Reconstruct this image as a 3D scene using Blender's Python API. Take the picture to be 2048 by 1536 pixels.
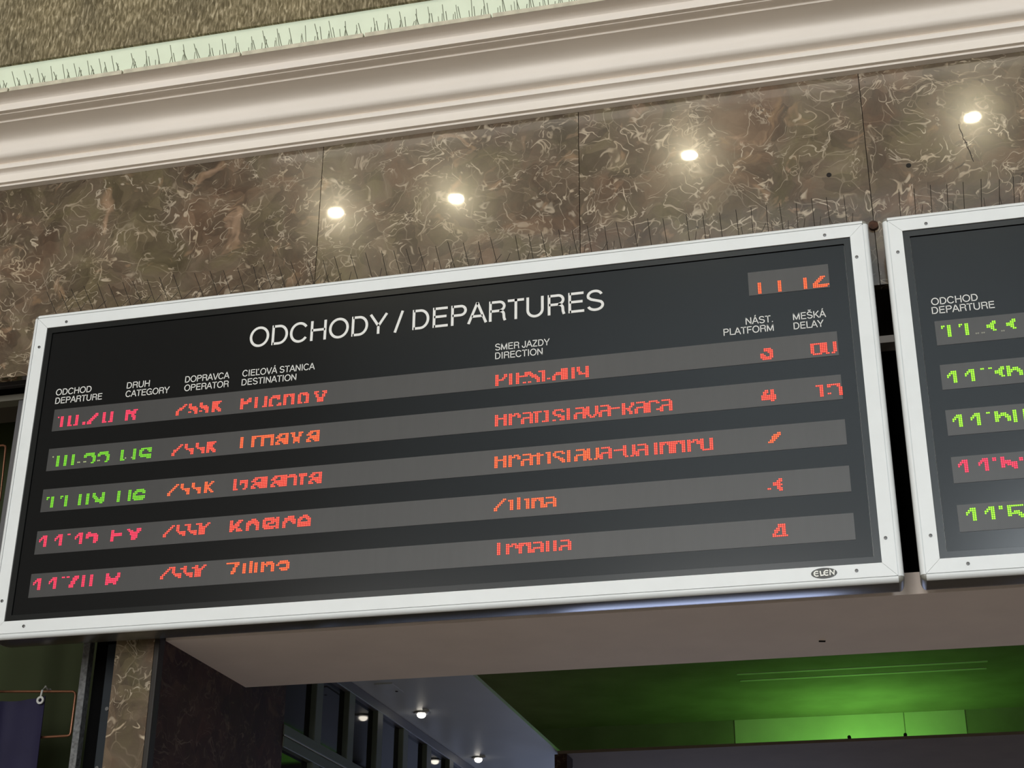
import bpy, bmesh, math, random
from mathutils import Vector, Matrix
for o in list(bpy.data.objects): bpy.data.objects.remove(o)
SC = bpy.context.scene
COL = SC.collection
Z0 = 2.87            # height of the lower edge of the board face above the hall floor
R = math.radians

# ------------------------------------------------------------------ camera
cam = bpy.data.cameras.new('camera')
cam.sensor_width = 36.0
cam.lens = 3066.27 * 36.0 / 2048.0
cam.clip_start = 0.05
cam.clip_end = 200
camo = bpy.data.objects.new('camera', cam)
COL.objects.link(camo)
camo.location = (2.4922, -3.8687, -1.2156 + Z0)
_e, _a, _r = 0.4278, 0.2456, -0.0065
_f = Vector((-math.sin(_a) * math.cos(_e), math.cos(_a) * math.cos(_e), math.sin(_e)))
_rt = _f.cross(Vector((0, 0, 1))).normalized()
_dn = _f.cross(_rt)
_r2 = math.cos(_r) * _rt + math.sin(_r) * _dn
_d2 = -math.sin(_r) * _rt + math.cos(_r) * _dn
camo.rotation_euler = Matrix((_r2, -_d2, -_f)).transposed().to_euler()
SC.camera = camo

# ------------------------------------------------------------------ exposure, world, lights
SC.view_settings.view_transform = 'Standard'
SC.view_settings.look = 'None'
SC.view_settings.exposure = 0.03
SC.view_settings.gamma = 1.0
SC.view_settings.use_curve_mapping = False

wd = bpy.data.worlds.new('hall_ambience')
SC.world = wd
wd.use_nodes = True
wd.node_tree.nodes['Background'].inputs[0].default_value = (1.0, 0.92, 0.82, 1)
wd.node_tree.nodes['Background'].inputs[1].default_value = 0.11


def area(name, loc, target, size, power, color, shape='RECTANGLE'):
    d = bpy.data.lights.new(name, 'AREA')
    d.shape = shape
    d.size = size[0]
    d.size_y = size[1]
    d.energy = power
    d.color = color
    o = bpy.data.objects.new(name, d)
    COL.objects.link(o)
    o.location = (loc[0], loc[1], loc[2] + Z0)
    v = Vector(target) - Vector(loc)
    o.rotation_euler = v.to_track_quat('-Z', 'Y').to_euler()
    return o


# added area lights at the far hall wall: frontal fill and panel reflections
for wx, wz, sx, sz, pw, wc in ((-4.5, 1.6, 3.0, 5.5, 560, (1.0, 0.965, 0.91)), (0.6, 1.6, 3.0, 5.5, 840, (1.0, 0.985, 0.95)), (6.3, 2.4, 5.0, 7.0, 1180, (0.86, 0.94, 1.0))):
    area('hall_front_fill', (wx, -17.9, wz), (wx * 0.6, 0, 1.2), (sx, sz), pw, wc)
area('hall_rear_fill', (2.5, -12.5, 9.5), (2.5, -18, 6.0), (9, 2.5), 880, (0.90, 0.97, 1.0))  # added, unseen: brightens the far hall wall that the panels mirror
# warm ceiling fittings of the hall (the four that mirror in the polished stone)
for L in ((-2.637, -8.705), (-1.343, -8.727), (1.084, -8.485), (3.732, -8.455)):
    area('hall_downlight', (L[0], L[1], 7.0), (L[0], L[1], 0), (0.14, 0.14), 24, (1.0, 0.87, 0.58), 'DISK')
area('hall_ceiling_light', (1.5, -6.5, 8.2), (1.5, -1.0, 1.2), (9, 3.5), 200, (1.0, 0.90, 0.76))
area('passage_door_light', (4.3, 5.9, -0.78), (4.3, 0.0, -0.86), (1.5, 1.25), 10, (0.55, 0.66, 1.0))
# daylight through the doors at the far end of the passage
area('passage_door_light', (1.35, 5.9, -0.78), (1.35, 0.0, -0.86), (1.7, 1.25), 21, (0.55, 0.66, 1.0))

# ------------------------------------------------------------------ materials
def nt(name):
    m = bpy.data.materials.new(name)
    m.use_nodes = True
    t = m.node_tree
    return m, t, t.nodes['Principled BSDF']


def N(t, kind, **kw):
    n = t.nodes.new(kind)
    for k, v in kw.items():
        if k.startswith('i_'):
            n.inputs[k[2:].replace('_', ' ')].default_value = v
        elif k.startswith('n_'):
            n.inputs[int(k[2:])].default_value = v
        else:
            setattr(n, k, v)
    return n


def lk(t, a, b): t.links.new(a, b)


def ramp(t, src, stops, interp='LINEAR'):
    r = t.nodes.new('ShaderNodeValToRGB')
    r.color_ramp.interpolation = interp
    e = r.color_ramp.elements
    while len(e) < len(stops): e.new(0.5)
    for k, (p_, c) in enumerate(stops):
        e[k].position = p_
        e[k].color = c if len(c) == 4 else (*c, 1)
    lk(t, src, r.inputs[0])
    return r.outputs[0]


def grey(v): return (v, v, v)


def math_(t, op, a, b=None, clamp=False):
    n = t.nodes.new('ShaderNodeMath')
    n.operation = op
    n.use_clamp = clamp
    for k, v in enumerate((a, b)):
        if v is None: continue
        if isinstance(v, (int, float)): n.inputs[k].default_value = v
        else: lk(t, v, n.inputs[k])
    return n.outputs[0]


def mixc(t, fac, a, b):
    n = t.nodes.new('ShaderNodeMix')
    n.data_type = 'RGBA'
    if isinstance(fac, (int, float)): n.inputs[0].default_value = fac
    else: lk(t, fac, n.inputs[0])
    for k, v in ((6, a), (7, b)):
        if isinstance(v, tuple): n.inputs[k].default_value = (*v, 1) if len(v) == 3 else v
        else: lk(t, v, n.inputs[k])
    return n.outputs[2]


def simple(name, col, rough=0.5, metal=0.0, spec=0.5, coat=0.0, noise=0.0, nscale=20.0, bump=0.0, coat_rough=0.05):
    m, t, b = nt(name)
    b.inputs['Base Color'].default_value = (*col, 1)
    b.inputs['Roughness'].default_value = rough
    b.inputs['Metallic'].default_value = metal
    b.inputs['Specular IOR Level'].default_value = spec
    b.inputs['Coat Weight'].default_value = coat
    b.inputs['Coat Roughness'].default_value = coat_rough
    if noise or bump:
        tc = N(t, 'ShaderNodeTexCoord')
        n = N(t, 'ShaderNodeTexNoise', i_Scale=nscale, i_Detail=6.0)
        lk(t, tc.outputs['Object'], n.inputs['Vector'])
        if noise:
            c0 = tuple(c * (1 - noise) for c in col)
            c1 = tuple(min(1, c * (1 + noise)) for c in col)
            lk(t, ramp(t, n.outputs['Fac'], [(0.3, c0), (0.7, c1)]), b.inputs['Base Color'])
        if bump:
            bp = N(t, 'ShaderNodeBump', i_Strength=bump, i_Distance=0.01)
            lk(t, n.outputs['Fac'], bp.inputs['Height'])
            lk(t, bp.outputs[0], b.inputs['Normal'])
    return m


def emit(name, col, strength):
    m, t, b = nt(name)
    b.inputs['Base Color'].default_value = (0.02, 0.02, 0.02, 1)
    b.inputs['Emission Color'].default_value = (*col, 1)
    b.inputs['Emission Strength'].default_value = strength
    b.inputs['Roughness'].default_value = 0.4
    return m


def marble(name, c_dark, c_mid, c_lite, vein, patch, vein_amt=1.0, coat=0.55, spec=0.5, rough=0.135):
    """polished brown brecciated stone: warped fields, short pale worm-like veins, peach fragments"""
    m, t, b = nt(name)
    tc = N(t, 'ShaderNodeTexCoord')
    geo = N(t, 'ShaderNodeNewGeometry')
    off = N(t, 'ShaderNodeCombineXYZ')
    lk(t, math_(t, 'MULTIPLY', geo.outputs['Random Per Island'], 37.0), off.inputs[0])
    lk(t, math_(t, 'MULTIPLY', geo.outputs['Random Per Island'], 11.0), off.inputs[1])
    lk(t, math_(t, 'MULTIPLY', geo.outputs['Random Per Island'], 53.0), off.inputs[2])
    P0 = N(t, 'ShaderNodeVectorMath', operation='ADD')
    lk(t, tc.outputs['Object'], P0.inputs[0])
    lk(t, off.outputs[0], P0.inputs[1])
    # domain warp
    wn = N(t, 'ShaderNodeTexNoise', i_Scale=5.0, i_Detail=3.0)
    lk(t, P0.outputs[0], wn.inputs['Vector'])
    ws = N(t, 'ShaderNodeVectorMath', operation='SUBTRACT')
    lk(t, wn.outputs['Color'], ws.inputs[0])
    ws.inputs[1].default_value = (0.5, 0.5, 0.5)
    wm = N(t, 'ShaderNodeVectorMath', operation='SCALE')
    lk(t, ws.outputs[0], wm.inputs[0])
    wm.inputs['Scale'].default_value = 0.16
    P1 = N(t, 'ShaderNodeVectorMath', operation='ADD')
    lk(t, P0.outputs[0], P1.inputs[0])
    lk(t, wm.outputs[0], P1.inputs[1])
    V = P1.outputs[0]

    def noise(scale, detail=4.0, rough=0.55, dist=0.0, vec=V):
        n = N(t, 'ShaderNodeTexNoise', i_Scale=scale, i_Detail=detail, i_Roughness=rough, i_Distortion=dist)
        lk(t, vec, n.inputs['Vector'])
        return n.outputs['Fac']

    def shift(vec, d):
        n = N(t, 'ShaderNodeVectorMath', operation='ADD')
        lk(t, vec, n.inputs[0])
        n.inputs[1].default_value = d
        return n.outputs[0]

    base = ramp(t, noise(6.5, 7, 0.66, 0.6), [(0.28, c_dark), (0.5, c_mid), (0.72, c_lite)])
    hue = ramp(t, noise(4.2, 4, 0.6, 0.9, shift(V, (6.1, 14.2, 3.8))), [(0.34, (1.08, 0.93, 0.88)), (0.5, (1, 1, 1)), (0.66, (0.95, 1.02, 0.84))])
    mh = t.nodes.new('ShaderNodeMix')
    mh.data_type = 'RGBA'
    mh.blend_type = 'MULTIPLY'
    mh.inputs[0].default_value = 1.0
    lk(t, base, mh.inputs[6])
    lk(t, hue, mh.inputs[7])
    base = mh.outputs[2]
    # cells of slightly different tone, like a breccia
    vc = N(t, 'ShaderNodeTexVoronoi', i_Scale=15.0)
    lk(t, V, vc.inputs['Vector'])
    cell = ramp(t, vc.outputs['Color'], [(0.15, grey(0.70)), (0.85, grey(1.24))])
    mul = t.nodes.new('ShaderNodeMix')
    mul.data_type = 'RGBA'
    mul.blend_type = 'MULTIPLY'
    mul.inputs[0].default_value = 0.75
    lk(t, base, mul.inputs[6])
    lk(t, cell, mul.inputs[7])
    col = mul.outputs[2]
    # peach and ochre fragments
    pt = noise(9.0, 3.5, 0.55, 0.8, shift(V, (7.3, 1.1, 2.9)))
    pm = ramp(t, pt, [(0.62, grey(0)), (0.67, grey(0.40)), (0.76, grey(0.8))])
    pc = ramp(t, noise(14.0, 3, 0.6, 0, shift(V, (1.3, 9.1, 4.9))), [(0.35, patch[0]), (0.65, patch[1])])
    col = mixc(t, pm, col, pc)

    # veins: ridges of warped noise, cut into short pieces by a second noise
    def worm(scale, width, cut, cutscale, d, detail=1.5, stretch=None):
        vec = shift(V, d)
        if stretch:
            mp = N(t, 'ShaderNodeMapping')
            lk(t, vec, mp.inputs[0])
            mp.inputs['Rotation'].default_value = (0, stretch[0], 0)
            mp.inputs['Scale'].default_value = stretch[1]
            vec = mp.outputs[0]
        n = noise(scale, detail, 0.5, 0.9, vec)
        rdg = math_(t, 'ABSOLUTE', math_(t, 'SUBTRACT', n, 0.5))
        wv = noise(cutscale * 1.7, 2, 0.5, 0, shift(V, (d[1], d[2], d[0])))
        wid = math_(t, 'MULTIPLY', wv, width * 2.0)
        line = math_(t, 'SUBTRACT', 1.0, math_(t, 'DIVIDE', rdg, wid), True)
        line = math_(t, 'POWER', line, 0.55)
        c = noise(cutscale, 2.5, 0.5, 0, shift(V, (d[2], d[0], d[1])))
        cm = ramp(t, c, [(cut, grey(0)), (cut + 0.05, grey(1))])
        return math_(t, 'MULTIPLY', line, cm, True)

    w1 = worm(7.0, 0.010, 0.50, 10.0, (3.1, 5.7, 8.3), 2.0)
    w2 = worm(13.0, 0.015, 0.53, 13.0, (13.7, 2.3, 4.1), 1.5)
    w3 = worm(5.0, 0.007, 0.50, 7.0, (21.0, 8.8, 1.9), 3.0, (0.6, (1.0, 1.0, 2.2)))
    w4 = worm(22.0, 0.026, 0.54, 15.0, (2.0, 18.8, 11.9), 1.0)
    # fine pale crackle
    ve = N(t, 'ShaderNodeTexVoronoi', feature='DISTANCE_TO_EDGE', i_Scale=13.0)
    lk(t, V, ve.inputs['Vector'])
    ck = ramp(t, ve.outputs['Distance'], [(0.0, grey(1)), (0.03, grey(0))])
    cmask = ramp(t, noise(7.0, 2, 0.5, 0, shift(V, (4.4, 4.1, 17.0))), [(0.46, grey(0)), (0.62, grey(0.45))])
    ck = math_(t, 'MULTIPLY', ck, cmask)
    vs = math_(t, 'MAXIMUM', math_(t, 'MAXIMUM', w1, w2), math_(t, 'MAXIMUM', w3, math_(t, 'MULTIPLY', w4, 0.75)))
    vs = math_(t, 'MAXIMUM', vs, ck)
    inten = ramp(t, noise(8.0, 3, 0.5, 0, shift(V, (5.5, 0.7, 23.0))), [(0.35, grey(0.38)), (0.62, grey(1.0))])
    vs = math_(t, 'MULTIPLY', math_(t, 'MULTIPLY', vs, 0.9 * vein_amt), inten, True)
    vcol = ramp(t, noise(10.0, 2, 0.5, 0, shift(V, (0.4, 33.1, 7.0))), [(0.35, vein[0]), (0.65, vein[1])])
    col = mixc(t, vs, col, vcol)
    # a few dark pits
    dk = ramp(t, noise(24.0, 2, 0.5, 0.5, shift(V, (9.9, 3.0, 3.3))), [(0.745, grey(0)), (0.775, grey(0.75))])
    col = mixc(t, dk, col, tuple(c * 0.35 for c in c_dark))
    lk(t, col, b.inputs['Base Color'])
    b.inputs['Roughness'].default_value = rough
    b.inputs['Specular IOR Level'].default_value = spec
    b.inputs['Coat Weight'].default_value = coat
    lk(t, ramp(t, noise(9.0, 3, 0.5), [(0.3, grey(0.015)), (0.7, grey(0.040))]), b.inputs['Coat Roughness'])
    return m


M = {}
M['marble'] = marble('brown_marble', (0.074, 0.0525, 0.035), (0.121, 0.089, 0.0595), (0.172, 0.133, 0.090),
                     ((0.44, 0.35, 0.24), (0.60, 0.51, 0.39)), ((0.27, 0.17, 0.09), (0.36, 0.235, 0.155)))
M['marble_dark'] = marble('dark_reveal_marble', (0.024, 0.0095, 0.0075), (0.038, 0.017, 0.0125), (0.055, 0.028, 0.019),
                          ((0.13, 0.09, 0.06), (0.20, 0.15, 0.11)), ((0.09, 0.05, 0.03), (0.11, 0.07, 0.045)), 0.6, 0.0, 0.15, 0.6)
M['cornice'] = simple('cornice_paint', (0.83, 0.755, 0.675), 0.55, noise=0.03, nscale=3)
M['mint'] = simple('mint_paint', (0.67, 0.74, 0.585), 0.6, noise=0.04, nscale=9)
M['core'] = simple('rough_render', (0.10, 0.085, 0.07), 0.9)
M['lintel'] = simple('lintel_plaster', (0.78, 0.68, 0.62), 0.8, noise=0.04, nscale=5)
M['white_ceiling'] = simple('passage_ceiling_paint', (0.42, 0.43, 0.43), 0.45, noise=0.05, nscale=3)
M['coffer'] = simple('coffer_paint', (0.36, 0.35, 0.25), 0.9, spec=0.1, noise=0.12, nscale=4)
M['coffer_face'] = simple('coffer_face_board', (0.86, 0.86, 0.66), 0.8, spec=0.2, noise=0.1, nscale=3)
M['light_streak'] = simple('painted_light_streak', (0.75, 0.75, 0.62), 0.7, spec=0.2)  # paler than the coffer: the streaks' brightness is put into the colour
M['slab'] = simple('far_slab_paint', (0.165, 0.128, 0.095), 0.9, spec=0.1, noise=0.06, nscale=5)
M['frame'] = simple('white_aluminium', (0.71, 0.735, 0.74), 0.35, noise=0.02, nscale=14)
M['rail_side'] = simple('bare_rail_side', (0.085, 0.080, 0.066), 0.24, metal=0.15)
M['cap'] = simple('grey_corner_plastic', (0.22, 0.215, 0.19), 0.38)
M['housing'] = simple('housing_sheet', (0.30, 0.30, 0.29), 0.35, metal=0.3)
M['screw'] = simple('screw_steel', (0.10, 0.10, 0.10), 0.4, metal=0.7)
M['bezel'] = simple('bezel_black', (0.010, 0.011, 0.011), 0.2, spec=0.6)
M['letter'] = simple('white_lettering', (0.72, 0.72, 0.70), 0.6)
M['badge'] = simple('badge_black', (0.03, 0.03, 0.025), 0.4)
M['badge_white'] = simple('badge_white', (0.85, 0.85, 0.80), 0.5)
M['spike'] = simple('spike_wire', (0.055, 0.05, 0.045), 0.4, metal=0.6)
M['spike_pale'] = simple('weathered_spike_wire', (0.24, 0.26, 0.19), 0.5, metal=0.3)
M['spike_base'] = simple('dirty_spike_base', (0.52, 0.48, 0.37), 0.7, noise=0.25, nscale=22)
M['mullion'] = simple('grey_green_frame', (0.075, 0.088, 0.068), 0.5, spec=0.3)
M['rail'] = simple('grey_header_rail', (0.085, 0.082, 0.085), 0.5)
M['steel_dark'] = simple('dark_steel', (0.012, 0.016, 0.020), 0.55, spec=0.2)
M['steel_tex'] = simple('textured_grey_strip', (0.12, 0.12, 0.12), 0.7, noise=0.45, nscale=90, bump=0.3)
M['rail_pale'] = simple('pale_transom', (0.17, 0.16, 0.13), 0.5)
M['black'] = simple('painted_gap_shade', (0.004, 0.004, 0.004), 0.9, spec=0.0)  # flat black, the darkness of gaps and recesses painted as colour
M['bronze'] = simple('bronze_corner_strip', (0.022, 0.018, 0.015), 0.5, spec=0.25)
M['green_wall'] = simple('green_panel_paint', (0.024, 0.030, 0.011), 0.7, spec=0.15, noise=0.10, nscale=3)
M['banner'] = simple('navy_banner_cloth', (0.016, 0.014, 0.036), 0.6, spec=0.12, noise=0.12, nscale=7)
M['copper'] = simple('copper_rod', (0.20, 0.085, 0.045), 0.35, metal=0.6)
M['clip'] = simple('pale_clip', (0.42, 0.42, 0.40), 0.5)
M['hole'] = simple('drill_hole_dark', (0.010, 0.008, 0.006), 0.9)
M['rust'] = simple('rusty_anchor', (0.055, 0.022, 0.010), 0.85, noise=0.5, nscale=60)
M['ring'] = simple('spot_ring', (0.30, 0.30, 0.30), 0.35, metal=0.5)
M['lamp'] = emit('spot_lens', (1.0, 0.93, 0.80), 9.0)
M['green_led'] = emit('green_led', (0.25, 1.0, 0.15), 3.0)
M['hall_wall'] = simple('hall_wall_paint', (0.52, 0.58, 0.62), 0.8)
M['floor'] = simple('hall_floor', (0.42, 0.37, 0.31), 0.5, noise=0.1, nscale=2)


def glass_dark():
    m, t, b = nt('dark_glass')
    b.inputs['Base Color'].default_value = (0.010, 0.010, 0.009, 1)
    b.inputs['Roughness'].default_value = 0.06
    b.inputs['Specular IOR Level'].default_value = 0.08
    b.inputs['Specular Tint'].default_value = (1.0, 0.72, 0.52, 1)
    return m


M['glass'] = glass_dark()


def panel():
    m, t, b = nt('smoked_panel')
    b.inputs['Base Color'].default_value = (0.0056, 0.0060, 0.0062, 1)
    b.inputs['Roughness'].default_value = 0.17
    b.inputs['Specular IOR Level'].default_value = 0.5
    return m


M['panel'] = panel()


def strip():
    """dark grey LED matrix behind its tinted cover: a faint grid of unlit diodes"""
    m, t, b = nt('unlit_led_matrix')
    tc = N(t, 'ShaderNodeTexCoord')
    sx = N(t, 'ShaderNodeSeparateXYZ')
    lk(t, tc.outputs['Object'], sx.inputs[0])
    k = 2 * math.pi / 0.00508
    a = math_(t, 'SINE', math_(t, 'MULTIPLY', sx.outputs[0], k))
    c = math_(t, 'SINE', math_(t, 'MULTIPLY', sx.outputs[2], k))
    g = math_(t, 'MULTIPLY', math_(t, 'ADD', math_(t, 'MULTIPLY', a, c), 1.0), 0.5)
    n = N(t, 'ShaderNodeTexNoise', i_Scale=7.0, i_Detail=3.0)
    mp = N(t, 'ShaderNodeMapping')
    mp.inputs['Scale'].default_value = (8, 1, 1)
    lk(t, tc.outputs['Object'], mp.inputs[0])
    lk(t, mp.outputs[0], n.inputs['Vector'])
    lo = mixc(t, n.outputs['Fac'], (0.033, 0.0325, 0.033), (0.041, 0.0405, 0.0405))
    hi = mixc(t, n.outputs['Fac'], (0.044, 0.0435, 0.0435), (0.055, 0.054, 0.054))
    lk(t, mixc(t, g, lo, hi), b.inputs['Base Color'])
    b.inputs['Roughness'].default_value = 0.40
    b.inputs['Specular IOR Level'].default_value = 0.5
    return m


M['strip'] = strip()
# every diode: a bright lens centre (core) in a deeper coloured body (rim)
LEDC = {'red': ((1.0, 0.20, 0.12), 1.5, (1.0, 0.016, 0.003), 1.0), 'orange': ((1.0, 0.27, 0.08), 1.5, (1.0, 0.050, 0.0), 1.05),
        'pink': ((1.0, 0.085, 0.20), 1.4, (1.0, 0.0, 0.045), 1.0), 'green': ((0.36, 0.95, 0.01), 1.05, (0.12, 0.62, 0.0), 0.8),
        'lime': ((0.58, 1.0, 0.06), 1.25, (0.27, 0.90, 0.0), 0.95), 'dim': ((0.50, 0.52, 0.28), 0.8, (0.34, 0.40, 0.16), 0.7),
        'ash': ((0.24, 0.24, 0.19), 0.9, (0.18, 0.18, 0.14), 0.8)}
for _k, (_c, _s, _c2, _s2) in LEDC.items():
    M['led_' + _k] = emit('lit_led_core_' + _k, _c, _s * 1.12)
    M['rim_' + _k] = emit('lit_led_rim_' + _k, _c2, _s2 * 1.15)


def plaster():
    """rough combed plaster: short vertical runs, pale crests over olive hollows"""
    m, t, b = nt('combed_plaster')
    tc = N(t, 'ShaderNodeTexCoord')
    mp = N(t, 'ShaderNodeMapping')
    mp.inputs['Scale'].default_value = (3.0, 1, 0.8)
    lk(t, tc.outputs['Object'], mp.inputs[0])
    n1 = N(t, 'ShaderNodeTexNoise', i_Scale=36.0, i_Detail=3.0, i_Distortion=0.5)
    lk(t, mp.outputs[0], n1.inputs['Vector'])
    n2 = N(t, 'ShaderNodeTexNoise', i_Scale=5.0, i_Detail=4.0)
    lk(t, tc.outputs['Object'], n2.inputs['Vector'])
    c1 = ramp(t, n1.outputs['Fac'], [(0.34, (0.095, 0.073, 0.032)), (0.48, (0.165, 0.133, 0.070)), (0.58, (0.265, 0.218, 0.128)), (0.68, (0.43, 0.365, 0.24))])
    c2 = ramp(t, n2.outputs['Fac'], [(0.35, grey(0.80)), (0.65, grey(1.15))])
    mu = t.nodes.new('ShaderNodeMix')
    mu.data_type = 'RGBA'
    mu.blend_type = 'MULTIPLY'
    mu.inputs[0].default_value = 1.0
    lk(t, c1, mu.inputs[6])
    lk(t, c2, mu.inputs[7])
    lk(t, mu.outputs[2], b.inputs['Base Color'])
    bp = N(t, 'ShaderNodeBump', i_Strength=0.9, i_Distance=0.012)
    lk(t, n1.outputs['Fac'], bp.inputs['Height'])
    lk(t, bp.outputs[0], b.inputs['Normal'])
    b.inputs['Roughness'].default_value = 0.75
    return m


M['plaster'] = plaster()

# ------------------------------------------------------------------ mesh helpers (board coordinates: z measured from the lower edge of the board face)
LOC = {}


def box(bm, x0, x1, y0, y1, z0, z1, bev=0.0):
    vs = [bm.verts.new((x, y, z)) for x in (x0, x1) for y in (y0, y1) for z in (z0, z1)]
    fs = [(0, 1, 3, 2), (4, 6, 7, 5), (0, 4, 5, 1), (2, 3, 7, 6), (0, 2, 6, 4), (1, 5, 7, 3)]
    nf = [bm.faces.new([vs[k] for k in f]) for f in fs]
    if bev:
        es = list({e for f in nf for e in f.edges})
        bmesh.ops.bevel(bm, geom=es, offset=bev, segments=2, affect='EDGES', profile=0.5)


def tube(bm, pts, r, seg=8, cap=True):
    pts = [Vector(q) for q in pts]
    rings = []
    for k, q in enumerate(pts):
        a = pts[max(0, k - 1)]
        c = pts[min(len(pts) - 1, k + 1)]
        d = (c - a).normalized()
        u = d.cross(Vector((0.013, 1, 0.31))).normalized()
        w = d.cross(u)
        rings.append([bm.verts.new(q + r * (math.cos(2 * math.pi * s / seg) * u + math.sin(2 * math.pi * s / seg) * w)) for s in range(seg)])
    for k in range(len(rings) - 1):
        for s in range(seg):
            bm.faces.new((rings[k][s], rings[k][(s + 1) % seg], rings[k + 1][(s + 1) % seg], rings[k + 1][s]))
    if cap:
        bm.faces.new(rings[0][::-1])
        bm.faces.new(rings[-1])


def disc_y(bm, x, z, y0, y1, r, seg=16, rz=None, dome=0.0):
    """short cylinder along y, its face at y0 (towards the hall)"""
    rz = rz or r
    a = [bm.verts.new((x + r * math.cos(2 * math.pi * s / seg), y0, z + rz * math.sin(2 * math.pi * s / seg))) for s in range(seg)]
    c = [bm.verts.new((v.co.x, y1, v.co.z)) for v in a]
    for s in range(seg):
        bm.faces.new((a[s], a[(s + 1) % seg], c[(s + 1) % seg], c[s]))
    if dome:
        top = bm.verts.new((x, y0 - dome, z))
        for s in range(seg): bm.faces.new((a[s], top, a[(s + 1) % seg]))
    else:
        bm.faces.new(a)
    bm.faces.new(c[::-1])


def extrude_x(bm, prof, x0, x1):
    a = [bm.verts.new((x0, y, z)) for y, z in prof]
    c = [bm.verts.new((x1, y, z)) for y, z in prof]
    n = len(prof)
    for k in range(n):
        bm.faces.new((a[k], a[(k + 1) % n], c[(k + 1) % n], c[k]))
    bm.faces.new(a)
    bm.faces.new(c[::-1])


def obj(name, bm, mat, parent=None, smooth=None, at=None, label=None):
    """link bm as one mesh object; verts are given in board coordinates"""
    bmesh.ops.recalc_face_normals(bm, faces=bm.faces[:])
    me = bpy.data.meshes.new(name)
    if parent is not None:
        o0 = LOC[parent.name]
    elif at is not None:
        o0 = Vector(at)
    else:
        xs = [v.co for v in bm.verts]
        o0 = Vector(((min(v.x for v in xs) + max(v.x for v in xs)) / 2, (min(v.y for v in xs) + max(v.y for v in xs)) / 2, min(v.z for v in xs)))
    for v in bm.verts: v.co -= o0
    bm.to_mesh(me)
    bm.free()
    for mm in (mat if isinstance(mat, (list, tuple)) else [mat]): me.materials.append(M[mm])
    if smooth is not None:
        me.polygons.foreach_set('use_smooth', [True] * len(me.polygons))
        try: me.set_sharp_from_angle(angle=R(smooth))
        except Exception: pass
    o = bpy.data.objects.new(name, me)
    COL.objects.link(o)
    LOC[o.name] = o0
    if parent is not None: o.parent = parent
    else: o.location = (o0.x, o0.y, o0.z + Z0)
    if label: o['label'] = label
    return o


def thing(name, label, cat, at, group=None):
    o = bpy.data.objects.new(name, None)
    o.empty_display_size = 0.1
    COL.objects.link(o)
    o.location = (at[0], at[1], at[2] + Z0)
    LOC[o.name] = Vector(at)
    return tag(o, label, cat, group)


def tag(o, label, cat, group=None):
    o['label'] = label
    o['category'] = cat
    if group: o['group'] = group
    return o


def struct(o, label, cat):
    o['kind'] = 'structure'
    return tag(o, label, cat)


def B(): return bmesh.new()


# ------------------------------------------------------------------ the setting
WY = 0.16                                  # face of the marble
bm = B()                                   # marble header: separate slabs with open joints
for a, c in ((-3.2, -1.1), (-1.1, 0.832), (0.832, 1.695), (1.695, 2.572), (2.572, 3.45), (3.45, 4.33), (4.33, 5.6)):
    box(bm, a + 0.0011, c - 0.0011, WY, WY + 0.03, 0.879, 1.640)
box(bm, 0.282, 0.405, WY, WY + 0.03, -2.87, 0.60)              # pilaster beside the passage
wf = obj('wall_front', bm, 'marble', at=(0, WY, -2.87))
struct(wf, 'polished brown marble wall above and behind the boards', 'wall')
bm = B()
box(bm, -3.2, 5.6, WY + 0.031, 0.68, 0.965, 2.20)
box(bm, 0.282, 0.405, WY + 0.031, 0.28, -2.87, 0.899)
obj('backing', bm, 'core', wf)
for hx, hz, hr, nm in ((2.457, 1.265, 0.0075, 'drill_hole'), (2.689, 1.264, 0.0075, 'drill_hole')):
    bm = B()
    disc_y(bm, hx, hz, WY - 0.0012, WY + 0.01, hr, 14)
    obj(nm, bm, 'hole', wf)
bm = B()
disc_y(bm, 2.570, 1.071, WY - 0.012, WY + 0.01, 0.014, 18, dome=0.006)
obj('rusty_anchor', bm, 'rust', wf)
bm = B()
tube(bm, [(2.846, WY, 1.385), (2.847, WY, 1.366), (2.852, WY, 1.350), (2.852, WY, 1.335), (2.858, WY, 1.322), (2.860, WY, 1.303), (2.867, WY, 1.285), (2.869, WY, 1.266), (2.873, WY, 1.250)], 0.0011, 5)
tube(bm, [(2.856, WY, 1.328), (2.863, WY, 1.312), (2.864, WY, 1.296), (2.868, WY, 1.272)], 0.0008, 5)
obj('crack', bm, 'hole', wf)


def catmull(pts, n=6):
    out = []
    for k in range(len(pts) - 1):
        a, b_, c, d = pts[max(0, k - 1)], pts[k], pts[k + 1], pts[min(len(pts) - 1, k + 2)]
        for s in range(n):
            u = s / n
            out.append(tuple(0.5 * (2 * b_[j] + (c[j] - a[j]) * u + (2 * a[j] - 5 * b_[j] + 4 * c[j] - d[j]) * u * u + (3 * b_[j] - a[j] - 3 * c[j] + d[j]) * u ** 3) for j in (0, 1)))
    out.append(pts[-1])
    return out


prof = [(0.0, 1.6125), (0.022, 1.6140), (0.022, 1.6235), (0.030, 1.6215), (0.035, 1.6215), (0.035, 1.6500)]
prof += catmull([(0.035, 1.6520), (0.039, 1.6575), (0.046, 1.6605), (0.058, 1.6628)], 4)
prof += [(0.0585, 1.6640), (0.0585, 1.6780)] + catmull([(0.0570, 1.6800), (0.0530, 1.6835), (0.0490, 1.6870)], 3)
prof += catmull([(0.050, 1.6880), (0.066, 1.6912), (0.079, 1.6950), (0.0875, 1.7050), (0.0905, 1.7220), (0.0945, 1.7400), (0.104, 1.7510), (0.125, 1.7590), (0.150, 1.7625), (0.174, 1.7640)], 5)
prof += [(0.1795, 1.7640), (0.1795, 1.7710), (0.205, 1.7725), (0.2105, 1.7700), (0.2150, 1.7700), (0.2150, 1.7735), (0.232, 1.7725), (0.232, 1.7990)]
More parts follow.
